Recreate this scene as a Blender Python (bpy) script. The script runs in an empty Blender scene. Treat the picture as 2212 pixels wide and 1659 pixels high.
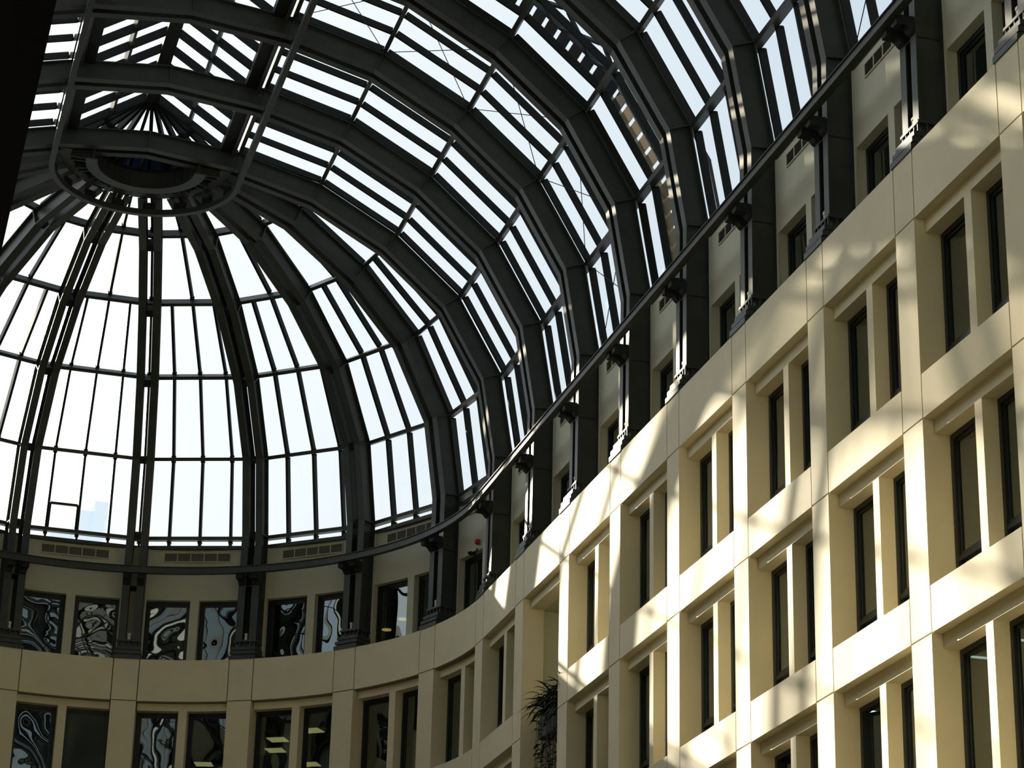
import bpy, bmesh, math, random
from mathutils import Vector, Matrix
random.seed(7)
S = bpy.context.scene
COL = S.collection
PI = math.pi

# ------------------------------------------------------------------ camera
CX, CY, CZ = -7.002, -68.4424, -19.9252
YAW, PITCH, ROLL = 0.2697, 0.38, 0.0244
F_PX = 5273.85
fw = Vector((math.sin(YAW) * math.cos(PITCH), math.cos(YAW) * math.cos(PITCH), math.sin(PITCH)))
rt = fw.cross(Vector((0, 0, 1))).normalized()
up = rt.cross(fw)
r2 = rt * math.cos(ROLL) + up * math.sin(ROLL)
u2 = -rt * math.sin(ROLL) + up * math.cos(ROLL)
cam = bpy.data.cameras.new('camera')
cam.sensor_width = 36.0
cam.sensor_fit = 'HORIZONTAL'
cam.lens = F_PX / 2212 * 36.0
cam.clip_end = 2000
camo = bpy.data.objects.new('camera', cam)
camo.matrix_world = Matrix(((r2.x, u2.x, -fw.x, CX), (r2.y, u2.y, -fw.y, CY), (r2.z, u2.z, -fw.z, CZ), (0, 0, 0, 1)))
COL.objects.link(camo)
S.camera = camo

# ------------------------------------------------------------------ light
SUN_B, SUN_C = 2.7, 1.2          # sun ray travels along (1, -SUN_B, -SUN_C)
sun_dir = Vector((1, -SUN_B, -SUN_C)).normalized()
sun = bpy.data.lights.new('sun', 'SUN')
sun.energy = 17.0
sun.color = (1.0, 0.90, 0.72)
sun.angle = math.radians(0.6)
suno = bpy.data.objects.new('sun', sun)
suno.rotation_euler = sun_dir.to_track_quat('-Z', 'Y').to_euler()
suno.location = (-40, 80, 70)
COL.objects.link(suno)

W_ = bpy.data.worlds.new('sky')
S.world = W_
W_.use_nodes = True
nt = W_.node_tree
nt.nodes.clear()
wo = nt.nodes.new('ShaderNodeOutputWorld')
bg = nt.nodes.new('ShaderNodeBackground')
tc = nt.nodes.new('ShaderNodeTexCoord')
dt = nt.nodes.new('ShaderNodeVectorMath'); dt.operation = 'DOT_PRODUCT'
nrm = nt.nodes.new('ShaderNodeVectorMath'); nrm.operation = 'NORMALIZE'
nt.links.new(tc.outputs['Generated'], nrm.inputs[0])
nt.links.new(nrm.outputs[0], dt.inputs[0])
dt.inputs[1].default_value = (-0.60, 0.70, 0.38)
cr = nt.nodes.new('ShaderNodeValToRGB')
e = cr.color_ramp.elements
e[0].position = 0.0; e[0].color = (0.27, 0.33, 0.34, 1)
e[1].position = 1.0; e[1].color = (2.8, 2.95, 3.1, 1)
for pos, colr in ((0.45, (0.52, 0.63, 0.74, 1)), (0.55, (0.67, 0.77, 0.85, 1)), (0.70, (0.90, 0.96, 0.98, 1)), (0.80, (1.14, 1.18, 1.20, 1))):
    n_ = e.new(pos); n_.color = colr
nt.links.new(dt.outputs['Value'], cr.inputs[0])
cl = nt.nodes.new('ShaderNodeTexNoise'); cl.inputs['Scale'].default_value = 3.5; cl.inputs['Detail'].default_value = 5
nt.links.new(nrm.outputs[0], cl.inputs['Vector'])
clr = nt.nodes.new('ShaderNodeMapRange')
clr.inputs[1].default_value = 0.45; clr.inputs[2].default_value = 0.75; clr.inputs[3].default_value = 0.0; clr.inputs[4].default_value = 0.45
nt.links.new(cl.outputs['Fac'], clr.inputs[0])
mx = nt.nodes.new('ShaderNodeMixRGB'); mx.inputs[2].default_value = (0.92, 0.95, 0.98, 1)
nt.links.new(clr.outputs[0], mx.inputs[0]); nt.links.new(cr.outputs[0], mx.inputs[1])
nt.links.new(mx.outputs[0], bg.inputs['Color'])
bg.inputs['Strength'].default_value = 1.08
nt.links.new(bg.outputs[0], wo.inputs[0])

S.view_settings.view_transform = 'Standard'
S.view_settings.look = 'None'
S.view_settings.gamma = 1.0
S.view_settings.use_curve_mapping = False
S.view_settings.exposure = 0.0

# ------------------------------------------------------------------ materials
def principled(name, col, rough=0.6, noise=0.0, nscale=3.0, spec=0.4, metal=0.0, bump=0.0, bscale=60.0):
    m = bpy.data.materials.new(name); m.use_nodes = True
    t = m.node_tree; b = t.nodes['Principled BSDF']
    b.inputs['Roughness'].default_value = rough
    b.inputs['Specular IOR Level'].default_value = spec
    b.inputs['Metallic'].default_value = metal
    b.inputs['Base Color'].default_value = (*col, 1)
    if noise or bump:
        g = t.nodes.new('ShaderNodeNewGeometry')
    if noise:
        n = t.nodes.new('ShaderNodeTexNoise'); n.inputs['Scale'].default_value = nscale; n.inputs['Detail'].default_value = 6
        t.links.new(g.outputs['Position'], n.inputs['Vector'])
        r = t.nodes.new('ShaderNodeMapRange'); r.inputs[1].default_value = 0.3; r.inputs[2].default_value = 0.7
        r.inputs[3].default_value = 1 - noise; r.inputs[4].default_value = 1 + noise
        t.links.new(n.outputs['Fac'], r.inputs[0])
        v = t.nodes.new('ShaderNodeVectorMath'); v.operation = 'SCALE'; v.inputs[0].default_value = col
        t.links.new(r.outputs[0], v.inputs['Scale'])
        t.links.new(v.outputs[0], b.inputs['Base Color'])
    if bump:
        n2 = t.nodes.new('ShaderNodeTexNoise'); n2.inputs['Scale'].default_value = bscale; n2.inputs['Detail'].default_value = 4
        t.links.new(g.outputs['Position'], n2.inputs['Vector'])
        bp = t.nodes.new('ShaderNodeBump'); bp.inputs['Strength'].default_value = bump; bp.inputs['Distance'].default_value = 0.02
        t.links.new(n2.outputs['Fac'], bp.inputs['Height']); t.links.new(bp.outputs[0], b.inputs['Normal'])
    return m

def emitter(name, col, strength):
    m = bpy.data.materials.new(name); m.use_nodes = True
    t = m.node_tree; b = t.nodes['Principled BSDF']
    b.inputs['Base Color'].default_value = (*col, 1)
    b.inputs['Emission Color'].default_value = (*col, 1)
    b.inputs['Emission Strength'].default_value = strength
    return m

def glass(name, tint, refl, wave=0.0, wscale=0.6, rough=0.0, fmin=0.05, fmax=0.85):
    m = bpy.data.materials.new(name); m.use_nodes = True
    t = m.node_tree; t.nodes.clear()
    o = t.nodes.new('ShaderNodeOutputMaterial')
    tr = t.nodes.new('ShaderNodeBsdfTransparent'); tr.inputs[0].default_value = (*tint, 1)
    gl = t.nodes.new('ShaderNodeBsdfGlossy'); gl.inputs['Roughness'].default_value = rough
    gl.inputs['Color'].default_value = (*refl, 1)
    fr = t.nodes.new('ShaderNodeLayerWeight'); fr.inputs['Blend'].default_value = 0.5
    pw = t.nodes.new('ShaderNodeMath'); pw.operation = 'POWER'; pw.inputs[1].default_value = 4.0
    t.links.new(fr.outputs['Facing'], pw.inputs[0])
    mr = t.nodes.new('ShaderNodeMapRange'); mr.inputs[3].default_value = fmin; mr.inputs[4].default_value = fmax
    t.links.new(pw.outputs[0], mr.inputs[0])
    mix = t.nodes.new('ShaderNodeMixShader')
    t.links.new(mr.outputs[0], mix.inputs[0]); t.links.new(tr.outputs[0], mix.inputs[1]); t.links.new(gl.outputs[0], mix.inputs[2])
    if wave:
        g = t.nodes.new('ShaderNodeNewGeometry')
        n = t.nodes.new('ShaderNodeTexNoise'); n.inputs['Scale'].default_value = wscale; n.inputs['Detail'].default_value = 1.5
        t.links.new(g.outputs['Position'], n.inputs['Vector'])
        bp = t.nodes.new('ShaderNodeBump'); bp.inputs['Strength'].default_value = 1.0; bp.inputs['Distance'].default_value = wave
        t.links.new(n.outputs['Fac'], bp.inputs['Height'])
        t.links.new(bp.outputs[0], gl.inputs['Normal']); t.links.new(bp.outputs[0], fr.inputs['Normal'])
    t.links.new(mix.outputs[0], o.inputs[0])
    return m

M = {
    'cream': principled('cream_paint', (0.70, 0.622, 0.425), 0.72, 0.035, 1.3, 0.25, bump=0.05, bscale=25),
    'upper': principled('upper_wall_paint', (0.54, 0.525, 0.40), 0.75, 0.03, 1.0, 0.2),
    'joint': principled('joint_backing', (0.20, 0.17, 0.12), 0.9),
    'steel': principled('painted_steel', (0.045, 0.049, 0.043), 0.46, 0.18, 2.2, 0.4, bump=0.04, bscale=30),
    'steel_dark': principled('dark_painted_steel', (0.022, 0.025, 0.023), 0.6, 0.12, 3, 0.2),
    'frame': principled('black_window_frame', (0.012, 0.016, 0.017), 0.4, 0, 1, 0.4),
    'pane_roof': glass('roof_glass', (0.965, 0.975, 0.98), (0.9, 0.95, 1.0), fmin=0.01, fmax=0.30),
    'pane': glass('office_glass', (0.40, 0.46, 0.43), (0.85, 0.92, 0.95), 0.07, 0.42, 0.0, 0.20),
    'oculus': glass('oculus_glass', (0.035, 0.055, 0.085), (0.5, 0.6, 0.7), fmin=0.02, fmax=0.2),
    'blind': principled('roller_blind', (0.15, 0.20, 0.14), 0.85, 0.05, 2, 0.1),
    'grille': principled('vent_louvre', (0.16, 0.15, 0.12), 0.7),
    'room': principled('room_wall', (0.11, 0.11, 0.10), 0.9),
    'roomceil': principled('room_ceiling', (0.22, 0.22, 0.20), 0.9),
    'floor': principled('stone_floor', (0.13, 0.115, 0.085), 0.5, 0.08, 1.0, 0.4),
    'black': principled('black_cladding', (0.0015, 0.0017, 0.0018), 0.5, 0, 1, 0.2),
    'lampw': emitter('warm_ceiling_lamp', (1.0, 0.78, 0.36), 1.6),
    'lampc': emitter('cool_tube_lamp', (0.85, 0.95, 1.0), 3.0),
    'lampy': emitter('amber_downlight', (1.0, 0.62, 0.16), 2.2),
    'leaf': principled('plant_leaf', (0.018, 0.045, 0.018), 0.45, 0.3, 6, 0.5),
    'leafp': principled('plant_leaf_bronze', (0.05, 0.026, 0.022), 0.45, 0.2, 6, 0.5),
    'planter': principled('planter_shell', (0.06, 0.075, 0.07), 0.6),
    'red': principled('red_plastic', (0.45, 0.02, 0.02), 0.35),
    'white': principled('white_plastic', (0.55, 0.48, 0.42), 0.5),
    'gantry': principled('gantry_paint', (0.55, 0.44, 0.27), 0.6),
    'gantryd': principled('gantry_tread', (0.06, 0.07, 0.075), 0.6),
    'haze': glass('tower_haze_tint', (0.90, 0.94, 0.97), (0.9, 0.95, 1.0), fmin=0.05, fmax=0.3),  # see-through tint stands in for the air haze over the distant tower
    'sun_filter': glass('sun_filter_tint', (0.52, 0.51, 0.485), (0.6, 0.6, 0.6), fmin=0.04, fmax=0.3),  # for the added sun blocker, lets some sun onto the shaded wall
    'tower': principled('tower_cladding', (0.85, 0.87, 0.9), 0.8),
}

# ------------------------------------------------------------------ helpers
class MB:
    def __init__(s): s.v = []; s.f = []
    def quadbox(s, pts):
        """pts: 8 points, bottom 4 then top 4, same winding"""
        i = len(s.v); s.v += [tuple(p) for p in pts]
        s.f += [(i, i+3, i+2, i+1), (i+4, i+5, i+6, i+7), (i, i+1, i+5, i+4), (i+1, i+2, i+6, i+5), (i+2, i+3, i+7, i+6), (i+3, i, i+4, i+7)]
    def box(s, x0, x1, y0, y1, z0, z1):
        s.quadbox([(x0, y0, z0), (x1, y0, z0), (x1, y1, z0), (x0, y1, z0), (x0, y0, z1), (x1, y0, z1), (x1, y1, z1), (x0, y1, z1)])
    def beam(s, a, b, upv, w, h, lo=None):
        """box from a to b, w across, height from lo to lo+h along upv (lo=-h/2 by default)"""
        a = Vector(a); b = Vector(b); d = (b - a).normalized(); upv = Vector(upv)
        upv = (upv - d * upv.dot(d)).normalized(); sd = d.cross(upv)
        if lo is None: lo = -h / 2
        P = []
        for z in (lo, lo + h):
            for (q, sg) in ((a, -1), (a, 1), (b, 1), (b, -1)):
                P.append(q + sd * (sg * w / 2) + upv * z)
        s.quadbox(P)
    def sweep(s, sects, close=False):
        """list of sections, each a list of points (closed loops)"""
        n = len(sects[0]); i0 = len(s.v)
        for sec in sects: s.v += [tuple(p) for p in sec]
        m = len(sects)
        for a in range(m if close else m - 1):
            b = (a + 1) % m
            for k in range(n):
                l = (k + 1) % n
                s.f.append((i0 + a*n + k, i0 + a*n + l, i0 + b*n + l, i0 + b*n + k))
        if not close:
            s.f.append(tuple(i0 + k for k in reversed(range(n))))
            s.f.append(tuple(i0 + (m-1)*n + k for k in range(n)))
    def sector(s, r0, r1, a0, a1, z0, z1, n=8):
        secs = []
        for i in range(n + 1):
            a = a0 + (a1 - a0) * i / n; c, si = math.cos(a), math.sin(a)
            secs.append([(r0*c, r0*si, z0), (r1*c, r1*si, z0), (r1*c, r1*si, z1), (r0*c, r0*si, z1)])
        s.sweep(secs)
    def tube(s, pts, r, n=6):
        secs = []
        for i, p in enumerate(pts):
            p = Vector(p)
            d = (Vector(pts[min(i+1, len(pts)-1)]) - Vector(pts[max(i-1, 0)])).normalized()
            ref = Vector((0, 0, 1)) if abs(d.z) < 0.9 else Vector((1, 0, 0))
            a = d.cross(ref).normalized(); b = d.cross(a)
            secs.append([p + (a*math.cos(2*PI*k/n) + b*math.sin(2*PI*k/n)) * r for k in range(n)])
        s.sweep(secs)
    def mesh(s, name):
        me = bpy.data.meshes.new(name)
        me.from_pydata(s.v, [], s.f)
        bm = bmesh.new(); bm.from_mesh(me)
        bmesh.ops.recalc_face_normals(bm, faces=bm.faces)
        bm.to_mesh(me); bm.free()
        return me

def obj(name, mb, mat, parent=None, label=None):
    me = mb.mesh(name) if isinstance(mb, MB) else mb
    if not me.materials: me.materials.append(mat)
    o = bpy.data.objects.new(name, me); COL.objects.link(o)
    if parent is not None: o.parent = parent
    if label: o['label'] = label
    return o

def empty(name, loc=(0, 0, 0), rz=0.0):
    o = bpy.data.objects.new(name, None); COL.objects.link(o)
    o.location = loc; o.rotation_euler = (0, 0, rz); o.empty_display_size = 0.3
    return o

def tag(o, label=None, cat=None, group=None, kind=None):
    if label: o['label'] = label
    if cat: o['category'] = cat
    if group: o['group'] = group
    if kind: o['kind'] = kind
    return o

def kids(o): return [c for c in COL.objects if c.parent == o]
CHILD = {}
def copy_tree(o, parent=None):
    c = o.copy(); COL.objects.link(c)
    if parent is not None: c.parent = parent
    for ch in CHILD.get(o.name) or list(o.children):
        copy_tree(ch, c)
    return c

ORD = ['first', 'second', 'third', 'fourth', 'fifth', 'sixth', 'seventh', 'eighth', 'ninth', 'tenth', 'eleventh', 'twelfth']

# ------------------------------------------------------------------ dimensions
R = 11.087            # half width of the atrium, radius of the apse
B = 4.3471            # bay
H = 0.4293            # half width of a pier
DT = 0.3499           # angle of one apse bay
ZP = 1.41             # parapet top
FL = 4.0              # storey
COLX = 11.30
KN = [(11.315, 5.84), (10.879, 8.38), (9.561, 10.637), (7.581, 12.358), (5.211, 13.651), (2.73, 14.30), (0.0, 14.58)]
NB = 10               # vault bays
def offs(path, d):
    """offset an (x,z) polyline outward (away from the room), mitred"""
    out = []
    for i, p in enumerate(path):
        a = path[max(i-1, 0)]; b = path[min(i+1, len(path)-1)]
        ns = []
        for q0, q1 in ((a, p), (p, b)):
            dx, dz = q1[0]-q0[0], q1[1]-q0[1]; L = math.hypot(dx, dz)
            if L > 1e-9: ns.append((dz / L, -dx / L))
        nx = sum(n[0] for n in ns) / len(ns); nz = sum(n[1] for n in ns) / len(ns); L = math.hypot(nx, nz)
        nx /= L; nz /= L
        c = nx * ns[0][0] + nz * ns[0][1]
        out.append((p[0] + nx * d / c, p[1] + nz * d / c))
    return out
full_in = KN + [(-x, z) for x, z in reversed(KN[:-1])]

def frame(k, u=0.0):
    """plan angle / position of pilaster k (k>=0 along the straight wall, k<0 round the apse)"""
    if k >= 0: return (0, -k * B, 0), 0.0
    return (0, 0, 0), -k * DT

# ------------------------------------------------------------------ ribs
def rib_parts(root, path, rad_col=True, both_cols=False):
    """twin channel rib along path (x,z) in the root's local xz plane"""
    D = 0.60; T = 0.03
    for sg in (1, -1):
        mb = MB()
        def strip(u0, u1, d0, d1):
            p0 = offs(path, d0); p1 = offs(path, d1)
            mb.sweep([[(a[0], sg*u0, a[1]), (a[0], sg*u1, a[1]), (b[0], sg*u1, b[1]), (b[0], sg*u0, b[1])] for a, b in zip(p0, p1)])
        strip(0.115, 0.365, 0.0, T)
        strip(0.115, 0.365, D - T, D)
        strip(0.235, 0.265, T, D - T)
        obj('channel', mb, M['steel'], root)

def rib_knees(root, path, idx):
    p1 = offs(path, 0.03); p2 = offs(path, 0.57)
    for i in idx:
        a, b = p1[i], p2[i]
        mid = ((a[0]+b[0])/2, 0, (a[1]+b[1])/2)
        n = Vector((b[0]-a[0], 0, b[1]-a[1])).normalized(); tdir = n.cross(Vector((0, 1, 0)))
        for sg in (1, -1):
            mb = MB(); mb.beam((a[0], sg*0.315, a[1]), (b[0], sg*0.315, b[1]), tdir, 0.10, 0.03)
            obj('stiffener', mb, M['steel'], root)
        mb = MB()
        c0 = Vector((a[0], 0, a[1])) + n*0.08; c1 = Vector((a[0], 0, a[1])) + n*0.40
        mb.beam(c0 - tdir*0.02, c1 - tdir*0.02, tdir, 0.23, 0.26)
        obj('spacer_plate', mb, M['steel_dark'], root)

def column_foot(root):
    """shoe, stepped plinth, uplight and rail brackets of one pilaster, local x outward"""
    mb = MB(); mb.box(11.26, 11.93, -0.40, 0.40, 2.06, 2.12)
    for y in (-0.36, -0.2, -0.02, 0.16, 0.32):
        mb.box(11.27, 11.31, y, y+0.03, 1.86, 2.07)
    for x in (11.45, 11.62, 11.79):
        for y in (-0.39, 0.36): mb.box(x, x+0.03, y, y+0.03, 1.86, 2.07)
    mb.box(11.38, 11.9, -0.30, 0.30, 1.84, 2.08)
    obj('shoe_plate', mb, M['steel'], root)
    mb = MB()
    mb.box(11.16, 11.94, -0.42, 0.42, 1.76, 1.86)
    mb.box(11.20, 11.94, -0.40, 0.40, 1.70, 1.76)
    mb.box(11.10, 11.94, -0.45, 0.45, 1.60, 1.70)
    mb.box(11.15, 11.94, -0.42, 0.42, 1.54, 1.60)
    mb.box(11.06, 11.94, -0.47, 0.47, 1.412, 1.54)
    obj('plinth', mb, M['steel'], root)
    mb = MB()
    mb.box(11.33, 11.42, -0.05, 0.05, 2.121, 2.17); mb.box(11.34, 11.41, -0.04, 0.04, 2.17, 2.30); mb.box(11.33, 11.42, -0.05, 0.05, 2.30, 2.36)
    obj('uplight', mb, M['white'], root, 'small pale light fitting')
    for sg in (1, -1):
        mb = MB()
        y0, y1 = sorted((sg*0.13, sg*0.35))
        prof = [(10.93, 4.17), (10.93, 4.33), (11.02, 4.33), (11.02, 4.38), (11.295, 4.38), (11.295, 4.02), (11.24, 4.06), (11.19, 4.13), (11.12, 4.17)]
        mb.sweep([[(x, y0, z) for x, z in prof], [(x, y1, z) for x, z in prof]])
        obj('bracket', mb, M['steel_dark'], root)
    mb = MB(); mb.box(11.32, 11.88, -0.27, -0.265 + 0.53, 3.98, 4.02)
    obj('tie_plate', mb, M['steel_dark'], root)

arch_path = [(COLX, 2.12)] + full_in + [(-COLX, 2.12)]
proto = empty('arch_rib')
rib_parts(proto, arch_path)
rib_knees(proto, arch_path, [1, 2, 3, 4, 5, 6, 7, 8, 9, 10])
column_foot(proto)
for k in range(NB):
    o = proto if k == 0 else copy_tree(proto)
    o.location = (0, -k * B, 0)
    if k == 0: lb = 'dark twin steel arch rib at the mouth of the dome, crossing the ring'
    else: lb = 'dark twin steel arch rib spanning the vault, %s one counted from the dome ring rib' % ORD[k-1]
    tag(o, lb, 'arch rib', 'arch ribs of the glass vault')

apse_path = [(COLX, 2.12)] + KN[:5] + [(2.62, 14.28)]
proto = empty('dome_rib')
rib_parts(proto, apse_path)
rib_knees(proto, apse_path, [1, 2, 3, 4, 5])
column_foot(proto)
for k in range(1, 9):
    o = proto if k == 1 else copy_tree(proto)
    o.rotation_euler = (0, 0, k * DT)
    tag(o, 'dark twin steel rib of the half dome, %s round the apse from right wall' % ORD[k-1], 'dome rib', 'ribs of the half dome')

# ------------------------------------------------------------------ glazing bays
def glaze_bay(root, PA, PB, ups, segs, fr_by_seg, bar_w=0.075, purlins=True, vent=False):
    """PA[j], PB[j]: inner roof points (offset 0) on the two rib planes; ups[j] outward normals there"""
    def pt(j, f, d):
        a = PA[j] + ups[0][j] * d; b = PB[j] + ups[1][j] * d
        return a.lerp(b, f)
    for j in range(len(PA)):
        mb = MB()
        a = pt(j, 0.0, 0.76); b = pt(j, 1.0, 0.76)
        upm = (ups[0][j] + ups[1][j]).normalized()
        d = (b - a).normalized()
        mb.beam(a + d*0.004, b - d*0.004, upm, 0.12, 0.27)
        obj('purlin', mb, M['steel'], root)
    for s in segs:
        fr = fr_by_seg[s]
        upm = ((PB[s]-PA[s]).cross(PA[s+1]-PA[s])).normalized()
        if upm.dot(ups[0][s] + ups[1][s]) < 0: upm = -upm
        pan = empty('glazing_panel'); pan.parent = root
        for f in fr:
            a = pt(s, f, 0.92); b = pt(s+1, f, 0.92); d = (b-a).normalized()
            mb = MB(); mb.beam(a + d*0.07, b - d*0.07, upm, bar_w, 0.20)
            for q, sgn in ((a + d*0.07, 1), (b - d*0.07, -1)):      # flared foot where the bar meets the purlin
                mb.beam(q, q + d*0.05*sgn, upm, bar_w*1.7, 0.12)
            obj('glazing_bar', mb, M['steel_dark'], pan)
        cuts = sorted(set(list(fr) + [0.0, 1.0]))
        for f0, f1 in zip(cuts[:-1], cuts[1:]):
            mb = MB()
            q = [pt(s, f0, 0.985), pt(s, f1, 0.985), pt(s+1, f1, 0.985), pt(s+1, f0, 0.985)]
            i = len(mb.v); mb.v += [tuple(x) for x in q]; mb.f.append((0, 1, 2, 3))
            obj('pane', mb, M['pane_roof'], pan)

def dir_of(path, i):
    p0 = offs(path, 0.0)[i]; p1 = offs(path, 1.0)[i]
    v = Vector((p1[0]-p0[0], 0, p1[1]-p0[1]))
    return v            # carries the mitre length

# barrel: knees on the right 0..5, and mirrored on the left
base_pt = (11.34, 5.66 - 0.0)
side = [(11.31, 5.56)] + KN[:6]
side_n = [Vector((1, 0, 0))] + [dir_of(arch_path, i) for i in range(1, 7)]
# the lowest course starts at the wall head
rootp = empty('roof_glazing_bay')
fr3 = [0.0, 0.25, 0.5, 0.75]
for mir in (1, -1):
    PA = [Vector((mir*x, B/2, z)) for x, z in side]; PB = [Vector((mir*x, -B/2, z)) for x, z in side]
    nn = [Vector((mir*n.x, 0, n.z)) for n in side_n]
    glaze_bay(rootp, PA, PB, (nn, nn), range(0, 6), {s: fr3 for s in range(6)})
def add_rods(root, segs):
    for s in segs:
        for mir in ((1, -1) if s >= 3 else (1,)):
            q = [(Vector((mir*side[j][0], yy, side[j][1])) + Vector((mir*side_n[j].x, 0, side_n[j].z))*0.62) for j in (s, s+1) for yy in (B/2-0.38, -B/2+0.38)]
            for a, b in ((q[0], q[3]), (q[1], q[2])):
                mb = MB(); mb.tube([a, b], 0.012, 5)
                obj('bracing_rod', mb, M['steel_dark'], root)
for k in range(NB):
    o = rootp if k == 0 else copy_tree(rootp)
    o.location = (0, -(k + 0.5) * B, 0)
    if k in (2, 6): braced.append(o) if 'braced' in globals() else globals().update(braced=[o])
    lb = 'glazed bay of the vault between steel ribs, %s from the dome%s' % (ORD[k], ', with crossed bracing rods' if k in (2, 6) else '')
    tag(o, lb, 'roof glazing', 'glazed bays of the vault')
for o in braced: add_rods(o, range(1, 6))

# half dome bays
dome_side = [(11.31, 5.56)] + KN[:5] + [(2.62, 14.28)]
dome_n = [Vector((1, 0, 0))] + [dir_of(apse_path, i) for i in range(1, 6)] + [dir_of(apse_path, 6)]
def rot2(v, a): return Vector((v.x*math.cos(a) - v.y*math.sin(a), v.x*math.sin(a) + v.y*math.cos(a), v.z))
rootd = empty('dome_glazing_bay')
PA = [Vector((x, 0, z)) for x, z in dome_side]; PB = [rot2(v, DT) for v in PA]
nb_ = [rot2(v, DT) for v in dome_n]
glaze_bay(rootd, PA, PB, (dome_n, nb_), range(0, 6), {0: fr3, 1: fr3, 2: fr3, 3: fr3, 4: [0.0, 0.5], 5: [0.0, 0.5]}, 0.085)
dome_bays = []
for k in range(9):
    o = rootd if k == 0 else copy_tree(rootd)
    o.rotation_euler = (0, 0, k * DT)
    tag(o, 'curved glazed bay of the half dome, %s from the right wall%s' % (ORD[k], ', with low vent sash' if k == 4 else ''), 'dome glazing', 'glazed bays of the half dome')
    dome_bays.append(o)
# small vent sash in the fifth dome bay
def sash_pts(f, t):
    a0 = PA[1] + dome_n[1]*0.92; b0 = PB[1] + nb_[1]*0.92; a1 = PA[2] + dome_n[2]*0.92; b1 = PB[2] + nb_[2]*0.92
    return a0.lerp(b0, f).lerp(a1.lerp(b1, f), t)
mb = MB()
c = [sash_pts(0.515, 0.02), sash_pts(0.735, 0.02), sash_pts(0.735, 0.34), sash_pts(0.515, 0.34)]
nrm_ = rot2(Vector((0.98, 0, 0.17)), DT/2)
for a, b in ((c[0], c[1]), (c[1], c[2]), (c[2], c[3]), (c[3], c[0])): mb.beam(a, b, nrm_, 0.07, 0.16)
obj('vent_sash', mb, M['steel_dark'], dome_bays[4])

# ------------------------------------------------------------------ ring, crown rail, ridge skylight
ring = empty('compression_ring', (0, 0, 14.1))
tag(ring, 'dark half round steel ring at the top of the dome where the ribs meet', 'ring')
def arcsector(mb, r0, r1, z0, z1, a0=-0.02, a1=PI+0.02, n=28): mb.sector(r0, r1, a0, a1, z0-14.1, z1-14.1, n)
mb = MB(); arcsector(mb, 1.62, 1.66, 14.14, 14.72); obj('inner_drum', mb, M['steel'], ring)
mb = MB(); arcsector(mb, 1.50, 1.86, 14.10, 14.14); obj('bottom_flange', mb, M['steel'], ring)
mb = MB(); arcsector(mb, 2.30, 2.66, 14.32, 14.86); obj('outer_drum', mb, M['steel'], ring)
mb = MB(); arcsector(mb, 1.55, 2.50, 14.74, 14.80); obj('top_plate', mb, M['steel_dark'], ring)
mb = MB(); arcsector(mb, 0.02, 1.60, 14.82, 14.85); obj('oculus_glass', mb, M['oculus'], ring, 'dim blue glass')
for i in range(1, 6):
    a = PI*i/6; mb = MB(); mb.beam((0.05*math.cos(a), 0.05*math.sin(a), 0.68), (1.6*math.cos(a), 1.6*math.sin(a), 0.68), (0, 0, 1), 0.09, 0.12); obj('oculus_bar', mb, M['steel_dark'], ring)
for i in range(19):
    a = PI * i / 18
    c_, s_ = math.cos(a), math.sin(a); 
    mb = MB(); mb.beam((1.60*c_, 1.60*s_, 0.33), (1.625*c_, 1.625*s_, 0.33), (0, 0, 1), 0.05, 0.56)
    obj('drum_rib', mb, M['steel'], ring)
for i in range(9):
    a = DT * (i + 0.5)
    for da in (-0.055, 0.055):
        c_, s_ = math.cos(a+da), math.sin(a+da)
        mb = MB(); mb.beam((1.66*c_, 1.66*s_, 0.30), (2.32*c_, 2.32*s_, 0.36), (0, 0, 1), 0.04, 0.44)
        obj('gusset', mb, M['steel'], ring)

rail = empty('crown_rail', (0, 0, 13.9))
tag(rail, 'long U shaped steel rail hung under the crown and curving round the ring', 'rail')
def usec(cx, cy, a):
    c_, s_ = math.cos(a), math.sin(a)
    return [(cx + r*c_, cy + r*s_, z) for r, z in ((2.785, -0.09), (2.955, -0.09), (2.955, 0.09), (2.785, 0.09))]
mb = MB()
secs = [usec(0, -NB*B + 1, 0), usec(0, 0, 0)] + [usec(0, 0, PI*i/36) for i in range(1, 36)] + [usec(0, 0, PI), usec(0, -NB*B + 1, PI)]
mb.sweep(secs); obj('rail_beam', mb, M['steel'], rail)
for k in range(NB):
    for sg in (1, -1):
        mb = MB(); mb.box(sg*2.87-0.04, sg*2.87+0.04, -k*B-0.22, -k*B+0.22, 0.09, 0.36)
        obj('hanger', mb, M['steel_dark'], rail)
for i in range(1, 9):
    a = DT*i; mb = MB(); c_, s_ = math.cos(a), math.sin(a)
    mb.beam((2.84*c_, 2.84*s_, 0.22), (2.90*c_, 2.90*s_, 0.22), (0, 0, 1), 0.4, 0.26)
    obj('hanger', mb, M['steel_dark'], rail)

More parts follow.
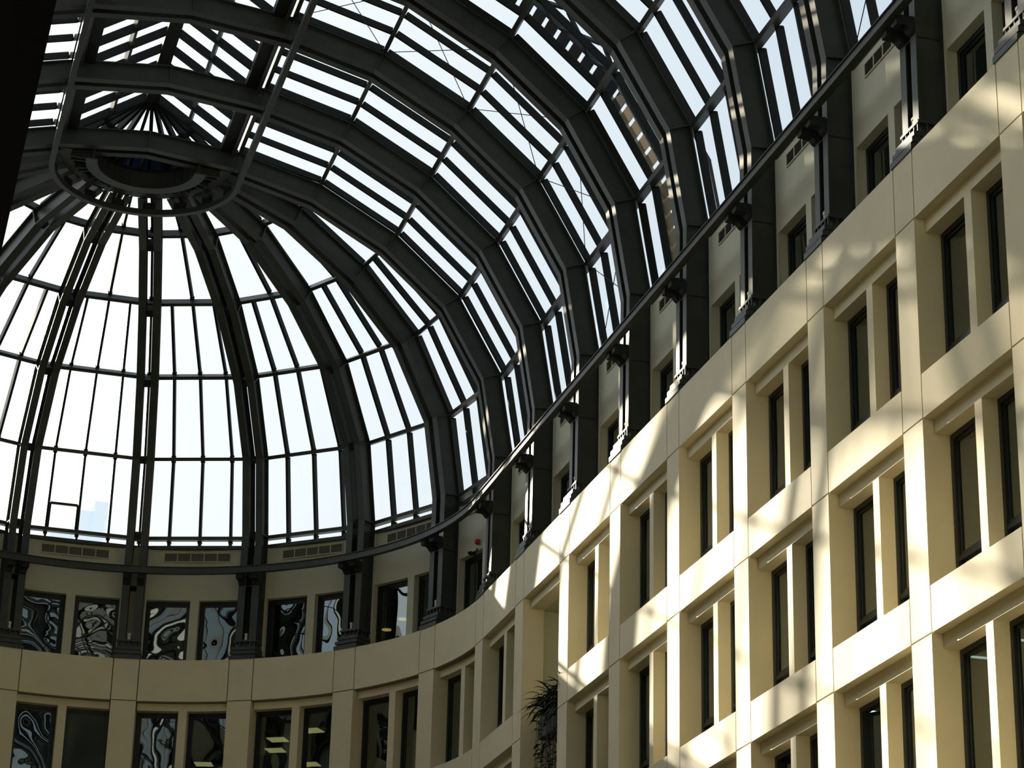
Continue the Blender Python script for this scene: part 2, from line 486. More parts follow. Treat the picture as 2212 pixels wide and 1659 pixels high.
ZE, ZR, XE = 15.05, 16.63, 2.42
def monitor_bay(root):
    for sg in (1, -1):
        mb = MB(); mb.box(sg*XE-0.20, sg*XE+0.20, -B/2+0.004, B/2-0.004, 14.88, 15.14); obj('eave_beam', mb, M['steel_dark'], root)
        mb = MB(); mb.tube([(sg*2.62, -B/2, 14.80), (sg*2.62, B/2, 14.80)], 0.06, 8); obj('eave_tube', mb, M['steel'], root)
        e0 = Vector((sg*XE, 0, ZE)); e1 = Vector((0, 0, ZR)); upn = Vector((sg*(ZR-ZE), 0, XE)).normalized()
        ms = (e0 + e1) / 2
        mb = MB(); mb.beam(ms + Vector((0, -B/2+0.004, 0)), ms + Vector((0, B/2-0.004, 0)), upn, 0.10, 0.16); obj('slope_purlin', mb, M['steel'], root)
        for i in range(4):
            y = B/2 - B*i/4; mb = MB()
            mb.beam(e0 + Vector((0, y, 0)), e1 + Vector((0, y, 0)), upn, 0.10, 0.24)
            obj('rafter_bar', mb, M['steel_dark'], root)
            mb = MB(); off = upn*0.1
            mb.v += [tuple(e0 + off + Vector((0, y, 0))), tuple(e1 + off + Vector((0, y, 0))), tuple(e1 + off + Vector((0, y-B/4, 0))), tuple(e0 + off + Vector((0, y-B/4, 0)))]
            mb.f.append((0, 1, 2, 3)); obj('pane', mb, M['pane_roof'], root)
    mb = MB(); mb.box(-0.20, 0.20, -B/2+0.004, B/2-0.004, ZR-0.26, ZR+0.05); obj('ridge_beam', mb, M['steel_dark'], root)
pm = empty('ridge_skylight'); monitor_bay(pm)
for k in range(NB):
    o = pm if k == 0 else copy_tree(pm)
    o.location = (0, -(k+0.5)*B, 0)
    tag(o, 'pitched ridge skylight section above the crown, %s from the dome' % ORD[k], 'skylight', 'ridge skylight sections')
fan = empty('fan_skylight', (0, 0, 14.9))
tag(fan, 'half cone skylight whose bars fan out from the ridge end above the ring', 'skylight')
NFAN = 11
mb = MB(); mb.sector(XE-0.15, XE+0.15, 0, PI, 14.8-14.9, 15.14-14.9, 24); obj('curb', mb, M['steel_dark'], fan)
mb = MB(); mb.tube([(0, 0.0, ZR-14.9-0.08), (0, 0.02, ZR-14.9+0.06)], 0.24, 10); obj('apex_boss', mb, M['steel_dark'], fan)
secs = []
for i in range(25):
    a = PI*i/24; c_, s_ = math.cos(a), math.sin(a)
    secs.append([(r*c_, r*s_, z-14.9) for r, z in ((1.32, 15.66), (1.44, 15.66), (1.44, 15.80), (1.32, 15.80))])
mb = MB(); mb.sweep(secs); obj('ring_purlin', mb, M['steel'], fan)
for i in range(NFAN + 1):
    a = PI*i/NFAN; c_, s_ = math.cos(a), math.sin(a)
    mb = MB(); mb.beam((XE*c_, XE*s_, ZE-14.9), (0.08*c_, 0.08*s_, ZR-14.9), (c_*0.55, s_*0.55, 0.83), 0.11, 0.22)
    obj('rafter_bar', mb, M['steel_dark'], fan)
    if i < NFAN:
        a2 = PI*(i+1)/NFAN; mb = MB()
        mb.v += [(XE*c_, XE*s_, ZE-14.82), (XE*math.cos(a2), XE*math.sin(a2), ZE-14.82), (0.02*math.cos(a2), 0.02*math.sin(a2), ZR-14.8), (0.02*c_, 0.02*s_, ZR-14.8)]
        mb.f.append((0, 1, 2, 3)); obj('pane', mb, M['pane_roof'], fan)

# ------------------------------------------------------------------ rail along the walls
tr = empty('track_beam', (0, 0, 4.45))
tag(tr, 'dark steel track beam running along the wall on column brackets and round the apse', 'track beam')
def tsec(cx, cy, a):
    c_, s_ = math.cos(a), math.sin(a)
    pr = [(10.80, -0.12), (10.98, -0.12), (10.98, -0.09), (10.90, -0.09), (10.90, 0.09), (10.98, 0.09), (10.98, 0.12), (10.80, 0.12), (10.80, 0.10), (10.84, 0.09), (10.84, -0.09), (10.80, -0.10)]
    return [(cx + r*c_, cy + r*s_, z) for r, z in pr]
mb = MB()
mb.sweep([tsec(0, -9.7*B, 0), tsec(0, 0, 0)] + [tsec(0, 0, PI*i/72) for i in range(1, 73)] + [tsec(0, -9.7*B, PI)])
obj('beam', mb, M['steel'], tr)

# ------------------------------------------------------------------ walls
wr = tag(empty('wall_right', (R, 0, 0)), 'cream grid facade of piers and spandrels along the right side', None, None, 'structure')
wb = tag(empty('wall_back', (0, R, 0)), 'curved cream facade round the apse', None, None, 'structure')
wl = tag(empty('wall_left', (-R, 0, 0)), None, None, None, 'structure')
G = 0.017
KS = 10
ROWS = (1, 2, 3)
def straight(name, x0, x1, ya, yb, z0, z1, mat, parent, bev=0.012):
    mb = MB(); mb.box(x0-R, x1-R, yb, ya, z0, z1)
    return obj(name, mb, mat, parent)
def curved(name, r0, r1, a0, a1, z0, z1, mat, parent, n=6):
    mb = MB(); mb.sector(r0, r1, a0, a1, z0, z1, n)
    for i, v in enumerate(mb.v): mb.v[i] = (v[0], v[1]-R, v[2])
    return obj(name, mb, mat, parent)
DEP = 0.62
HA = H / R
def zj(r): return -FL*(r-1)
for k in range(0, KS):
    y = -k*B
    ya_, yb_ = y + H - G, y - H + G
    if k == 0: ya_ = y - 0.0
    straight('pier_panel', R, R+DEP, y+H-G if k else y, y-H+G, G, ZP, M['cream'], wr)
    for r in ROWS:
        straight('pier_panel', R, R+DEP, y+H-G if k else y, y-H+G, zj(r+1)+G, zj(r)-G, M['cream'], wr)
    if k < KS-1:
        y0, y1 = y-H-G, y-B+H+G
        straight('spandrel_panel', R, R+DEP, y0, y1, 0, ZP, M['cream'], wr)
        for r in ROWS:
            if k != 1:
                straight('spandrel_panel', R, R+DEP, y0, y1, zj(r+1), zj(r+1)+0.85, M['cream'], wr)
            if k != 1 or r == 1:
                straight('lintel', R+0.22, R+DEP+0.02, y0+G, y1-G, zj(r)-0.27, zj(r), M['cream'], wr)
            if k != 1:
                ym = y - B/2
                straight('mullion', R+0.22, R+DEP, ym+0.14, ym-0.14, zj(r+1)+0.85, zj(r)-0.27, M['cream'], wr)
straight('joint_backing', R+0.05, R+0.5, 0, -(KS-1)*B, 0.3, ZP-0.02, M['joint'], wr)
for k in range(0, KS):
    y = -k*B
    for sg in (1, -1):
        if k == 0 and sg == 1: continue
        for r in ROWS:
            if (k == 1 and sg == -1) or (k == 2 and sg == 1): continue
            straight('joint_backing', R+0.05, R+0.4, y+sg*H+0.05, y+sg*H-0.05, zj(r+1)+0.02, zj(r+1)+0.83, M['joint'], wr)
for r in ROWS:
    for k in range(0, KS):
        straight('joint_backing', R+0.03, R+DEP, -k*B+H-G-0.001 if k else 0, -k*B-H+G+0.001, zj(r)-G, zj(r)+G, M['cream'], wr)
# lower plain part, ledge and upper wall
straight('lower_wall', R, R+DEP, 0, -18*B, -21.6, zj(4), M['cream'], wr)
straight('ledge', R+0.5, R+1.4, 0, -(KS-1)*B, ZP-0.06, ZP-0.01, M['upper'], wr)

def ang(k, u=0): return -k*DT - u/R       # u towards the camera
for k in range(-8, 1):
    a_c = -k*DT
    a0, a1 = a_c - HA + G/R, a_c + HA - G/R
    if k == 0: a0 = 0.0
    curved('pier_panel', R, R+DEP, a0, a1, G, ZP, M['cream'], wb, 3)
    for r in ROWS: curved('pier_panel', R, R+DEP, a0, a1, zj(r+1)+G, zj(r)-G, M['cream'], wb, 3)
for k in range(-9, 0):
    a0 = -(k+1)*DT + HA + G/R; a1 = -k*DT - HA - G/R; am = (a0+a1)/2
    curved('spandrel_panel', R, R+DEP, a0, a1, 0, ZP, M['cream'], wb, 10)
    for r in ROWS:
        curved('spandrel_panel', R, R+DEP, a0, a1, zj(r+1), zj(r+1)+0.85, M['cream'], wb, 10)
        curved('lintel', R+0.22, R+DEP+0.02, a0, a1, zj(r)-0.27, zj(r), M['cream'], wb, 10)
        curved('mullion', R+0.22, R+DEP, am-0.14/R, am+0.14/R, zj(r+1)+0.85, zj(r)-0.27, M['cream'], wb, 2)
curved('joint_backing', R+0.05, R+0.5, 0, PI, -0.03, ZP-0.02, M['joint'], wb, 60)
for r in ROWS: curved('joint_backing', R+0.05, R+0.4, 0, PI, zj(r+1)-0.03, zj(r+1)+0.8, M['joint'], wb, 60)
curved('lower_wall', R, R+DEP, 0, PI, -21.6, zj(4), M['cream'], wb, 48)
curved('ledge', R+0.5, R+1.4, 0, PI, ZP-0.06, ZP-0.01, M['upper'], wb, 48)

# upper wall with clerestory openings
XU = 11.92; XUB = 12.22; ZW0, ZW1, ZH = 1.35, 3.72, 5.56
def up_straight(name, ya, yb, z0, z1, x0=XU, x1=XUB, mat='upper'): return straight(name, x0, x1, ya, yb, z0, z1, M[mat], wr)
def up_curved(name, a0, a1, z0, z1, x0=XU, x1=XUB, mat='upper', n=6): return curved(name, x0, x1, a0, a1, z0, z1, M[mat], wb, n)
WE = 0.42; WM = 0.15
for k in range(0, KS-1):
    y = -k*B; ym = y - B/2
    up_straight('upper_wall_panel', y-0.002, y-B+0.002, ZW1, ZH)
    up_straight('wall_strip', y-WE+0.03, y-WE-0.03, ZW0, ZH-0.01, XU-0.04, XU)
    up_straight('wall_strip', y-B+WE+0.03, y-B+WE-0.03, ZW0, ZH-0.01, XU-0.04, XU)
    up_straight('upper_pier', y if k == 0 else y+WE, y-WE, ZW0, ZW1)
    up_straight('clerestory_mullion', ym+WM, ym-WM, ZW0, ZW1)
WEA = WE / XU
for k in range(-9, 0):
    a0 = -(k+1)*DT; a1 = -k*DT; am = (a0+a1)/2
    up_curved('upper_wall_panel', a0, a1, ZW1, ZH, n=10)
    for a in (a0+WEA, a1-WEA): up_curved('wall_strip', a-0.03/XU, a+0.03/XU, ZW0, ZH-0.01, XU-0.04, XU, n=1)
    up_curved('upper_pier', a0 - (WEA if k < -1 else 0), a0 + WEA, ZW0, ZW1, n=3)
    up_curved('clerestory_mullion', am-WM/XU, am+WM/XU, ZW0, ZW1, n=2)

# plain left wall, floor, end wall, added dark ceiling
mb = MB(); mb.box(-DEP-1.4, 0, -18*B, 0, -21.6, ZP); mb.box(-1.1, -0.83, -18*B, 0, ZP, ZH); wlm = obj('lower_wall', mb, M['cream'], wl)
mb = MB(); mb.box(-14, 14, -80, 14, -21.9, -21.6); tag(obj('floor', mb, M['floor']), None, None, None, 'structure')
mb = MB(); mb.box(-14, 14, -80, -79.7, -21.6, 15.2); tag(obj('wall_front', mb, M['upper']), None, None, None, 'structure')

mb = MB(); mb.box(-14, 14, -79.7, -NB*B-0.4, 15.2, 15.5); tag(obj('ceiling', mb, M['steel_dark']), None, None, None, 'structure')  # opaque, added out of view to keep sky light off the apse

# dark gallery over the camera's left shoulder
mb = MB()
hx = 3.2; ex = CX + 0.0954*hx
mb.box(-R-0.3, ex, CY-3, CY+11, CZ+hx, CZ+hx+0.55)
gs = obj('gallery_slab', mb, M['black']); tag(gs, 'black soffit edge of a gallery close by at the far left', 'gallery', None, 'structure')

# ------------------------------------------------------------------ windows
WIN = 0
def window(k, half, z0, z1, x_face, apse, blind=True, open_sash=False, wallw=None, edge=H, mid=0.14):
    """dark framed window in bay k..k+1 (half 0 far, 1 near), local frame at the opening's centre"""
    global WIN
    if apse:
        a0 = -(k+1)*DT; a1 = -k*DT; rad = x_face
        am = (a0+a1)/2; e_ = edge/rad if edge != H else H/R
        m_ = mid/rad
        lo, hi = (am + m_, a1 - e_) if half == 0 else (a0 + e_, am - m_)
        ca = (lo+hi)/2; w = 2*rad*math.tan((hi-lo)/2)
        root_loc = (rad*math.cos(ca), rad*math.sin(ca), z0); rz = ca
    else:
        ym = -(k+0.5)*B
        if half == 0: lo, hi = ym+mid, -k*B-edge
        else: lo, hi = -(k+1)*B+edge, ym-mid
        w = hi-lo; root_loc = (x_face, (lo+hi)/2, z0); rz = 0.0
    WIN += 1
    root = empty('window_%d' % WIN, root_loc, rz); tag(root, kind='structure')
    h = z1 - z0; fw_ = 0.105; d = 0.12
    key = ('f', round(w, 2), round(h, 2), blind, open_sash)
    if key not in CACHE:
        mb = MB()
        for (a, b, c_, e_) in ((-w/2, w/2, 0, fw_), (-w/2, w/2, h-fw_, h), (-w/2, -w/2+fw_, fw_, h-fw_), (w/2-fw_, w/2, fw_, h-fw_)):
            mb.box(-0.02, d, a, b, c_, e_)
        tz = 0.52
        if blind: mb.box(-0.01, d, -w/2+fw_, w/2-fw_, tz-0.05, tz+0.05)
        f = mb.mesh('frame'); f.materials.append(M['frame'])
        mb = MB(); mb.box(0.05, 0.06, -w/2+fw_*0.8, w/2-fw_*0.8, fw_*0.8, h-fw_*0.8)
        g = mb.mesh('pane'); g.materials.append(M['pane'])
        mb = MB(); i0 = tz+0.05 if blind else fw_
        for (a, b, c_, e_) in ((-w/2+fw_, w/2-fw_, i0, i0+0.06), (-w/2+fw_, w/2-fw_, h-fw_-0.06, h-fw_), (-w/2+fw_, -w/2+fw_+0.06, i0, h-fw_), (w/2-fw_-0.06, w/2-fw_, i0, h-fw_)):
            mb.box(0.02, 0.048, a, b, c_, e_)
        s_ = mb.mesh('sash'); s_.materials.append(M['frame'])
        mb = MB(); mb.box(0.14, 0.15, -w/2+0.05, w/2-0.05, tz, h-0.03); bl = mb.mesh('roller_blind'); bl.materials.append(M['blind'])
        CACHE[key] = (f, g, s_, bl)
    f, g, s_, bl = CACHE[key]
    obj('frame', f, None, root); obj('pane', g, None, root)
    so = obj('sash', s_, None, root)
    if open_sash and k in (5, 6) and half == 0:      # stands ajar, hinged at its far edge
        for q in (so, root.children[1]):
            q.rotation_euler = (0, 0, 0.5)
            hy = w/2 - fw_
            q.location = (0.10 + hy*math.sin(0.5), hy - hy*math.cos(0.5), 0)
    if blind: obj('roller_blind', bl, None, root)
    return root
CACHE = {}
XG = R + 0.54
for k in range(0, KS-1):
    for half in (0, 1):
        if k != 1:
            for r in ROWS:
                window(k, half, zj(r+1)+0.85, zj(r)-0.27, XG, False, blind=(r < 3), open_sash=(r == 3))
        window(k, half, ZP-0.02, ZW1, 12.16, False, blind=False, edge=WE, mid=WM)
for k in range(-7, 0):
    for half in (0, 1):
        for r in (1, 2):
            window(k, half, zj(r+1)+0.85, zj(r)-0.27, XG, True, blind=False)
        window(k, half, ZP-0.02, ZW1, 12.14, True, blind=False, edge=WE, mid=WM)

# rooms behind the windows: slabs and a dark back wall
mb = MB()
for r in (1, 2, 3, 4):
    mb.box(0.64, 4.2, -1.0*B, 0.0, zj(r)-0.26, zj(r)+0.0)
    mb.box(0.64, 4.2, -(KS-1)*B, -2.0*B, zj(r)-0.26, zj(r)+0.0)
mb.box(1.16, 4.2, -(KS-1)*B, 0, 3.74, 3.9)
obj('storey_slab', mb, M['roomceil'], wr)
mb = MB(); mb.box(4.0, 4.2, -(KS-1)*B, 0, -12.5, 4.0); obj('room_back', mb, M['room'], wr)
mb = MB(); mb.box(0.66, 4.2, -1.0*B-0.25, -1.0*B+0.25, -12.5, 0.0); mb.box(0.66, 4.2, -2*B-0.25, -2*B+0.25, -12.5, 0.0); mb.box(2.0, 2.2, -2*B+0.25, -B-0.25, -12.5, 0.0); mb.box(0.64, 2.2, -2*B+0.25, -B-0.25, -0.262, -0.02)
obj('loggia_lining', mb, M['upper'], wr)
mb = MB()
for r in (1, 2, 3, 4): mb.sector(R+0.64, R+9.2, 0, PI, zj(r)-0.26, zj(r), 36)
mb.sector(R+1.16, R+9.2, 0, PI, 3.74, 3.9, 36)
for i, v in enumerate(mb.v): mb.v[i] = (v[0], v[1]-R, v[2])
obj('storey_slab', mb, M['roomceil'], wb)
mb = MB(); mb.sector(R+9.0, R+9.2, 0, PI, -12.5, 4.0, 36)
for i, v in enumerate(mb.v): mb.v[i] = (v[0], v[1]-R, v[2])
obj('room_back', mb, M['room'], wb)

# ------------------------------------------------------------------ vents, lamps, small fittings
def vent(loc, rz, lb):
    o = empty('vent_grille', loc, rz); tag(o, lb, 'vent', 'five cell vents above the track beam')
    w = 2.32; h_ = 0.34
    mb = MB()
    for (a, b, c_, e_) in ((-w/2, w/2, -h_/2, -h_/2+0.03), (-w/2, w/2, h_/2-0.03, h_/2)): mb.box(-0.03, 0, a, b, c_, e_)
    for i in range(6):
        y = -w/2 + (w-0.03)*i/5; mb.box(-0.03, 0, y, y+0.03, -h_/2+0.03, h_/2-0.03)
    obj('frame', mb, M['upper'], o)
    for i in range(5):
        y = -w/2 + 0.03 + (w-0.03)*i/5; mb = MB(); yw = (w-0.03)/5 - 0.03
        mb.box(-0.004, 0, y, y+yw, -h_/2+0.03, h_/2-0.03)
        for q in range(9):
            z = -h_/2 + 0.035 + q*0.031
            mb.quadbox([(-0.024, y, z), (-0.018, y, z), (-0.018, y+yw, z), (-0.024, y+yw, z), (-0.010, y, z+0.022), (-0.004, y, z+0.022), (-0.004, y+yw, z+0.022), (-0.010, y+yw, z+0.022)])
        obj('louvre_panel', mb, M['grille'], o)
    return o
for k in range(0, KS-1):
    vent((XU-0.001, -(k+0.5)*B, 5.23), 0.0, 'long five cell wall vent over the straight ledge, %s bay from the apse' % ORD[k])
for k in range(1, 7):
    a = (k-0.5)*DT; d = XU*math.cos(1.16/XU) - 0.001
    vent((d*math.cos(a), d*math.sin(a), 5.23), a, 'long five cell vent on the curved wall, %s bay from the straight side' % ORD[k-1])

def lamp(x, y, z, rz, w, l, mat, lb, name='ceiling_light'):
    o = empty(name, (x, y, z), rz); tag(o, lb, 'light')
    mb = MB(); mb.box(-w/2-0.03, w/2+0.03, -l/2-0.03, l/2+0.03, 0.02, 0.06); obj('housing', mb, M['white'], o)
    mb = MB(); mb.box(-w/2, w/2, -l/2, l/2, 0.0, 0.02); obj('diffuser', mb, M[mat], o)
for (x, y), lb in (((8.39, 11.49), 'square ceiling light nearest the glass in the curved third bay, right window'),
                   ((7.53, 13.24), 'square ceiling light high in the left window of the curved third bay'),
                   ((7.76, 14.84), 'square ceiling light lower in the left window of the curved third bay'),
                   ((9.34, 16.51), 'bright square ceiling light at the foot of the right curved window'),
                   ((5.73, 17.94), 'bright square ceiling light at the foot of the window one bay further left')):
    lamp(x, y, -0.33, math.atan2(y, x), 0.62, 0.62, 'lampw', lb)
def downlight(x, y, z, lb):
    o = empty('downlight', (x, y, z)); tag(o, lb, 'light')
    mb = MB(); mb.sweep([[(0.17*math.cos(2*PI*i/20), 0.17*math.sin(2*PI*i/20), q) for i in range(20)] for q in (0.0, 0.02)]); obj('lens', mb, M['lampy'], o)
    mb = MB(); mb.sweep([[(r_*math.cos(2*PI*i/20), r_*math.sin(2*PI*i/20), q) for i in range(20)] for r_, q in ((0.21, 0.021), (0.21, 0.05))]); obj('housing', mb, M['frame'], o)
downlight(10.98, 12.29, 3.68, 'amber round downlight glowing in the middle of the dark upper window')
downlight(11.2, 10.8, 3.68, 'amber round downlight at the edge of the dark upper window by the mullion')
for (x, y), lb in (((12.35, -30.7), 'white tube light inside the lower window nearest the right edge but one'),
                   ((12.2, -26.5), 'white tube light inside the low window behind the open sash'),
                   ((12.6, -31.95), 'white tube light at the lower right edge of the picture')):
    lamp(x, y, -8.325, 0.0, 0.9, 0.07, 'lampc', lb, 'tube_light')

# alarm bell and camera on the upper wall by the door opening
a = math.atan2(2.17, 11.6)
bell = empty('alarm_bell', (11.87*math.cos(a+0.02), 11.87*math.sin(a+0.02), 3.95), a+0.02)
tag(bell, 'small red round alarm sounder on the wall above the tall dark opening', 'alarm')
mb = MB(); mb.sweep([[(x, r_*math.cos(2*PI*i/16), r_*math.sin(2*PI*i/16)) for i in range(16)] for x, r_ in ((0.0, 0.10), (-0.05, 0.10), (-0.10, 0.085), (-0.13, 0.045))]); obj('dome', mb, M['red'], bell)
mb = MB(); mb.box(0.0, 0.045, -0.07, 0.07, -0.07, 0.07); obj('back_box', mb, M['white'], bell)
cc = empty('security_camera', (11.90*math.cos(a+0.035), 11.90*math.sin(a+0.035), 3.60), a+0.035)
tag(cc, 'small dark security camera under the red alarm', 'camera')
mb = MB(); mb.box(-0.26, -0.04, -0.05, 0.05, -0.05, 0.05); obj('body', mb, M['frame'], cc)
mb = MB(); mb.sweep([[(x, 0.04*math.cos(2*PI*i/12), 0.04*math.sin(2*PI*i/12)) for i in range(12)] for x in (-0.30, -0.261)]); obj('lens', mb, M['black'], cc)
mb = MB(); mb.beam((-0.12, 0, 0.05), (0.02, 0, 0.14), (0, 0, 1), 0.03, 0.03); mb.box(0.0, 0.03, -0.05, 0.05, 0.08, 0.2); obj('arm', mb, M['frame'], cc)

# ------------------------------------------------------------------ planted loggia
def blade(mb, base, az, L, w, lift, droop, n=6):
    d = Vector((math.cos(az), math.sin(az), 0)); sd = Vector((-d.y, d.x, 0)); i0 = len(mb.v)
    for i in range(n+1):
        t = i/n; p = Vector(base) + d*(L*t) + Vector((0, 0, lift*L*t - droop*L*t*t)); ww = w*math.sin(PI*min(1, 0.15+0.85*t))**0.8*(1 if t < 1 else 0.1)
        for sg, dz in ((-1, 0.25), (0, 0), (1, 0.25)):
            mb.v.append(tuple(p + sd*(sg*ww/2) + Vector((0, 0, dz*ww))))
    for i in range(n):
        for q in range(2):
            a_ = i0 + i*3 + q; mb.f.append((a_, a_+1, a_+4, a_+3))
def plant(loc, lb, top=True):
    o = empty('planter', loc); tag(o, lb, 'plant')
    mb = MB(); Ly = 2.7
    mb.box(0, 0.42, -Ly, 0, 0, 0.05); mb.box(0, 0.04, -Ly, 0, 0.05, 0.55); mb.box(0.38, 0.42, -Ly, 0, 0.05, 0.55); mb.box(0.04, 0.38, -Ly, -Ly+0.04, 0.05, 0.55); mb.box(0.04, 0.38, -0.04, 0, 0.05, 0.55); mb.box(0.04, 0.38, -Ly+0.04, -0.04, 0.44, 0.48)
    obj('trough', mb, M['planter'], o)
    mb = MB(); mp = MB()
    for c in range(9):
        by = -0.12 - c*0.3; bx = random.uniform(0.08, 0.3)
        for q in range(26):
            blade(mp if c % 3 == 0 and q % 2 else mb, (bx, by, 0.46 + random.uniform(0, 0.7 if top else 0.25)), random.uniform(0, 2*PI), random.uniform(0.35, 0.85), random.uniform(0.05, 0.10), random.uniform(0.5, 1.3), random.uniform(0.5, 1.3))
    if top:
        for q in range(14): blade(mp, (0.15, -0.25, 0.95), random.uniform(1.6, 4.3), random.uniform(0.6, 0.95), 0.09, random.uniform(0.25, 0.7), random.uniform(0.4, 0.8))
    for q in range(260):
        y = random.uniform(-Ly, 0.05); z = random.uniform(-1.5, 0.75)
        blade(mb, (random.choice((-0.03, -0.02, 0.2)), y, z), random.uniform(PI*0.4, PI*1.6), random.uniform(0.08, 0.26), random.uniform(0.06, 0.13), random.uniform(-0.2, 0.5), random.uniform(0.3, 0.9), 3)
    f_ = obj('foliage', mb, M['leaf'], o); f_['kind'] = 'stuff'
    f_ = obj('bronze_foliage', mp, M['leafp'], o, 'bronze tinted leaves'); f_['kind'] = 'stuff'
    mb = MB()
    for q in range(26):
        y = random.uniform(-Ly, -0.02); x = random.uniform(-0.06, -0.02); z1 = random.uniform(-0.9, -2.4)
        mb.tube([(x, y, 0.5), (x-0.02, y+random.uniform(-0.05, 0.05), (0.5+z1)/2), (x-0.01, y+random.uniform(-0.1, 0.1), z1)], 0.008, 4)
    f_ = obj('trailing_stem', mb, M['leafp'], o); f_['kind'] = 'stuff'
    return o
plant((R+0.24, -1*B-H-0.93, -4.25), 'dark planter with spiky leaves and trailing stems high in the open recess')
plant((R+0.30, -1*B-H-0.93, -7.3), 'lower planter of dense dark hanging leaves in the open recess', False)

# ------------------------------------------------------------------ roof access gantry over the fourth vault bay
gn = empty('roof_gantry', (0, -3.2*B, 6.5))
tag(gn, 'curved roof access gantry with treads and truss seen through the fourth vault bay', 'gantry')
gpath = offs([(11.315, 4.0)] + KN, 1.45)[1:]
def gpt(s_):
    """point and direction at arc length s_ along the gantry path"""
    for (a_, b_) in zip(gpath[:-1], gpath[1:]):
        L = math.hypot(b_[0]-a_[0], b_[1]-a_[1])
        if s_ <= L: 
            t = s_/L; return Vector((a_[0]+(b_[0]-a_[0])*t, 0, a_[1]+(b_[1]-a_[1])*t)), Vector(((b_[0]-a_[0])/L, 0, (b_[1]-a_[1])/L))
        s_ -= L
    return Vector((gpath[-1][0], 0, gpath[-1][1])), Vector((-1, 0, 0))
GL = sum(math.hypot(b_[0]-a_[0], b_[1]-a_[1]) for a_, b_ in zip(gpath[:-1], gpath[1:])) - 3
o0 = Vector((0, 0, -6.5))
def gsweep(name, y0, y1, d0, d1, mat):
    mb = MB(); secs = []
    for x, z in gpath[:-1]:
        n = Vector((x, 0, z-3)).normalized()
        secs.append([Vector((x, y0, z)) + n*d0 + o0, Vector((x, y1, z)) + n*d0 + o0, Vector((x, y1, z)) + n*d1 + o0, Vector((x, y0, z)) + n*d1 + o0])
    mb.sweep(secs); obj(name, mb, M[mat], gn)
YA, YB, YC = 0.15*B, -0.03*B, -0.22*B
gsweep('stringer', YA-0.05, YA+0.03, -0.06, 0.14, 'gantry'); gsweep('stringer', YB-0.06, YB, -0.05, 0.12, 'gantryd')
gsweep('truss_chord', YC-0.05, YC, -0.05, 0.05, 'gantryd'); gsweep('truss_chord', YC-0.05, YC, 0.75, 0.85, 'gantryd')
s_ = 0.1; i = 0
while s_ < GL:
    p_, d_ = gpt(s_ + 0.17); n = Vector((d_.z, 0, -d_.x)); n = n if n.x > 0 else -n
    mb = MB(); mb.beam(p_ - d_*0.165 + Vector((0, (YA+YB)/2, 0)) + o0, p_ + d_*0.165 + Vector((0, (YA+YB)/2, 0)) + o0, n, abs(YA-YB)-0.06, 0.05)
    obj('tread', mb, M['gantry' if s_ < 5.2 else 'gantryd'], gn); 
    if i % 3 == 0:
        q_, e_ = gpt(s_ + 1.35)
        mb = MB(); mb.beam(p_ + Vector((0, YB, 0)) + o0, q_ + Vector((0, YC, 0)) + o0, n, 0.09, 0.09); obj('brace', mb, M['gantryd'], gn)
        mb = MB(); mb.beam(q_ + Vector((0, YB, 0)) + o0, p_ + Vector((0, YC, 0)) + o0, n, 0.09, 0.09); obj('brace', mb, M['gantryd'], gn)
    s_ += 0.45; i += 1

# distant towers low behind the dome glass, haze put into their material
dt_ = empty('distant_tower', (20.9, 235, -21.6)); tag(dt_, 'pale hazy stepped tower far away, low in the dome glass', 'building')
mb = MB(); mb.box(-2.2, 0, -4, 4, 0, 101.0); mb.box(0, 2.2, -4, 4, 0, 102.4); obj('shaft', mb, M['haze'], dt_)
mb = MB(); mb.box(-5.2, -2.2, -3, 3, 0, 98.6); obj('wing', mb, M['haze'], dt_)

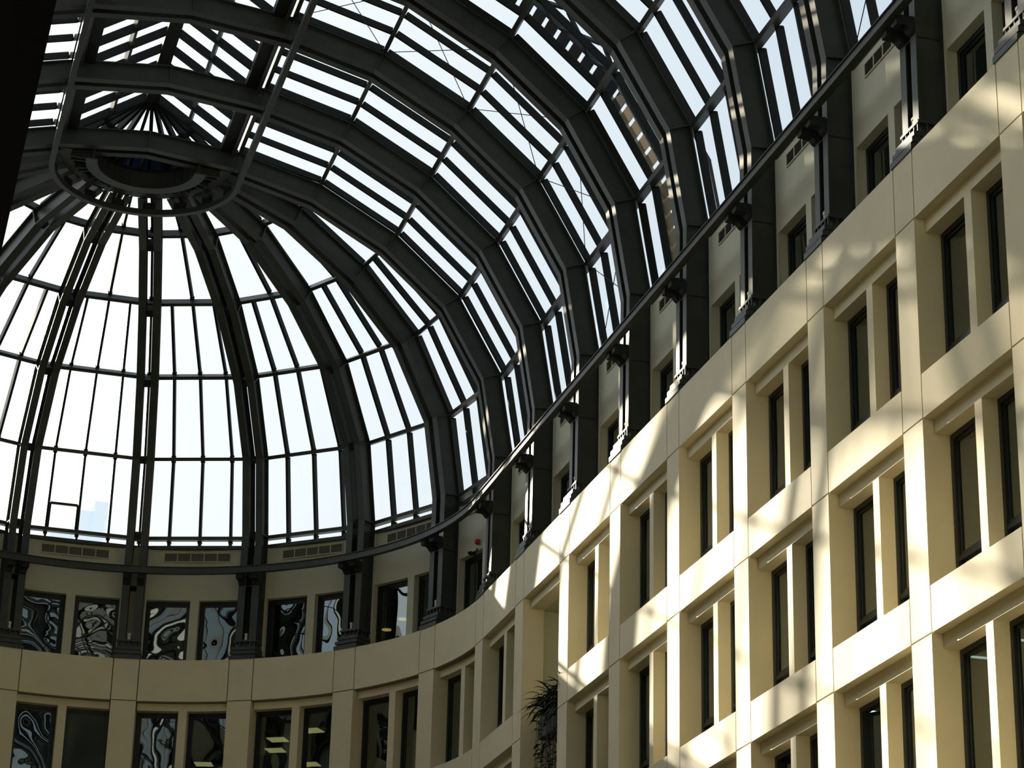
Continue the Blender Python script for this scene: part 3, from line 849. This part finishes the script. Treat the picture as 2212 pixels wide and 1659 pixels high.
# ------------------------------------------------------------------ unseen sun blocker added outside, shaped to bound the sunlit wall area
OT = 44.0                                     # how far towards the sun it stands, in wall units
def sp(y, z): return (R - OT, y + SUN_B*OT, z + SUN_C*OT)
nb = empty('sun_blocker', (R - OT, 90, -21.6))
tag(nb, 'unseen added deck building beyond the glass roof on the sun side', 'building')
def sunscreen(name, pts_lo, pts_hi, th=1.2):
    mb = MB(); secs = []
    for (y0, z0), (y1, z1) in zip(pts_lo, pts_hi):
        a = Vector(sp(y0, z0)) - nb.location; b = Vector(sp(y1, z1)) - nb.location
        secs.append([a + Vector((-th/2, 0, 0)), a + Vector((th/2, 0, 0)), b + Vector((th/2, 0, 0)), b + Vector((-th/2, 0, 0))])
    mb.sweep(secs); return obj(name, mb, M['sun_filter'], nb)
lo = [(3, 4.4), (-9, 3.0), (-14, 1.95), (-17.2, 1.2), (-22, -0.35), (-25, -2.7), (-31, -4.15), (-42, -7.0)]
def at_lo(y):
    for (ya, za), (yb, zb) in zip(lo[:-1], lo[1:]):
        if ya >= y >= yb: return za + (zb-za)*(ya-y)/(ya-yb)
ysl = [3, -9, -14, -17.2, -22, -23.5, -25, -31, -42]
def line(z30):           # edge line of a sun slit through z30 at y=-30, slope 0.4
    return lambda y: z30 + 0.4*(y+30)
ys2 = [-23.5, -26, -31, -42]
sunscreen('sun_blocker_panel', [(y, at_lo(y)) for y in ysl[:6]], [(y, 14.0) for y in ysl[:6]])
gaps = [(-0.35, 0.45), (0.78, 1.45), (1.9, 2.5), (3.2, 3.5)]  # slits in the blocker let sun stripes reach the upper parapet
levels = [None] + [g for g in gaps]
prev = None
for i in range(len(gaps)+1):
    l0 = (lambda y: at_lo(y)) if i == 0 else line(gaps[i-1][1])
    l1 = line(gaps[i][0]) if i < len(gaps) else (lambda y: 14.0)
    sunscreen('sun_blocker_slat', [(y, l0(y)) for y in ys2], [(y, max(l1(y), l0(y)+0.05)) for y in ys2])
mb = MB()
for y in (-12, -20): 
    x, yy, zz = sp(y, 2.0); mb.box(-2.0, -0.7, yy-90-2, yy-90+2, 0, zz+21.6+9)
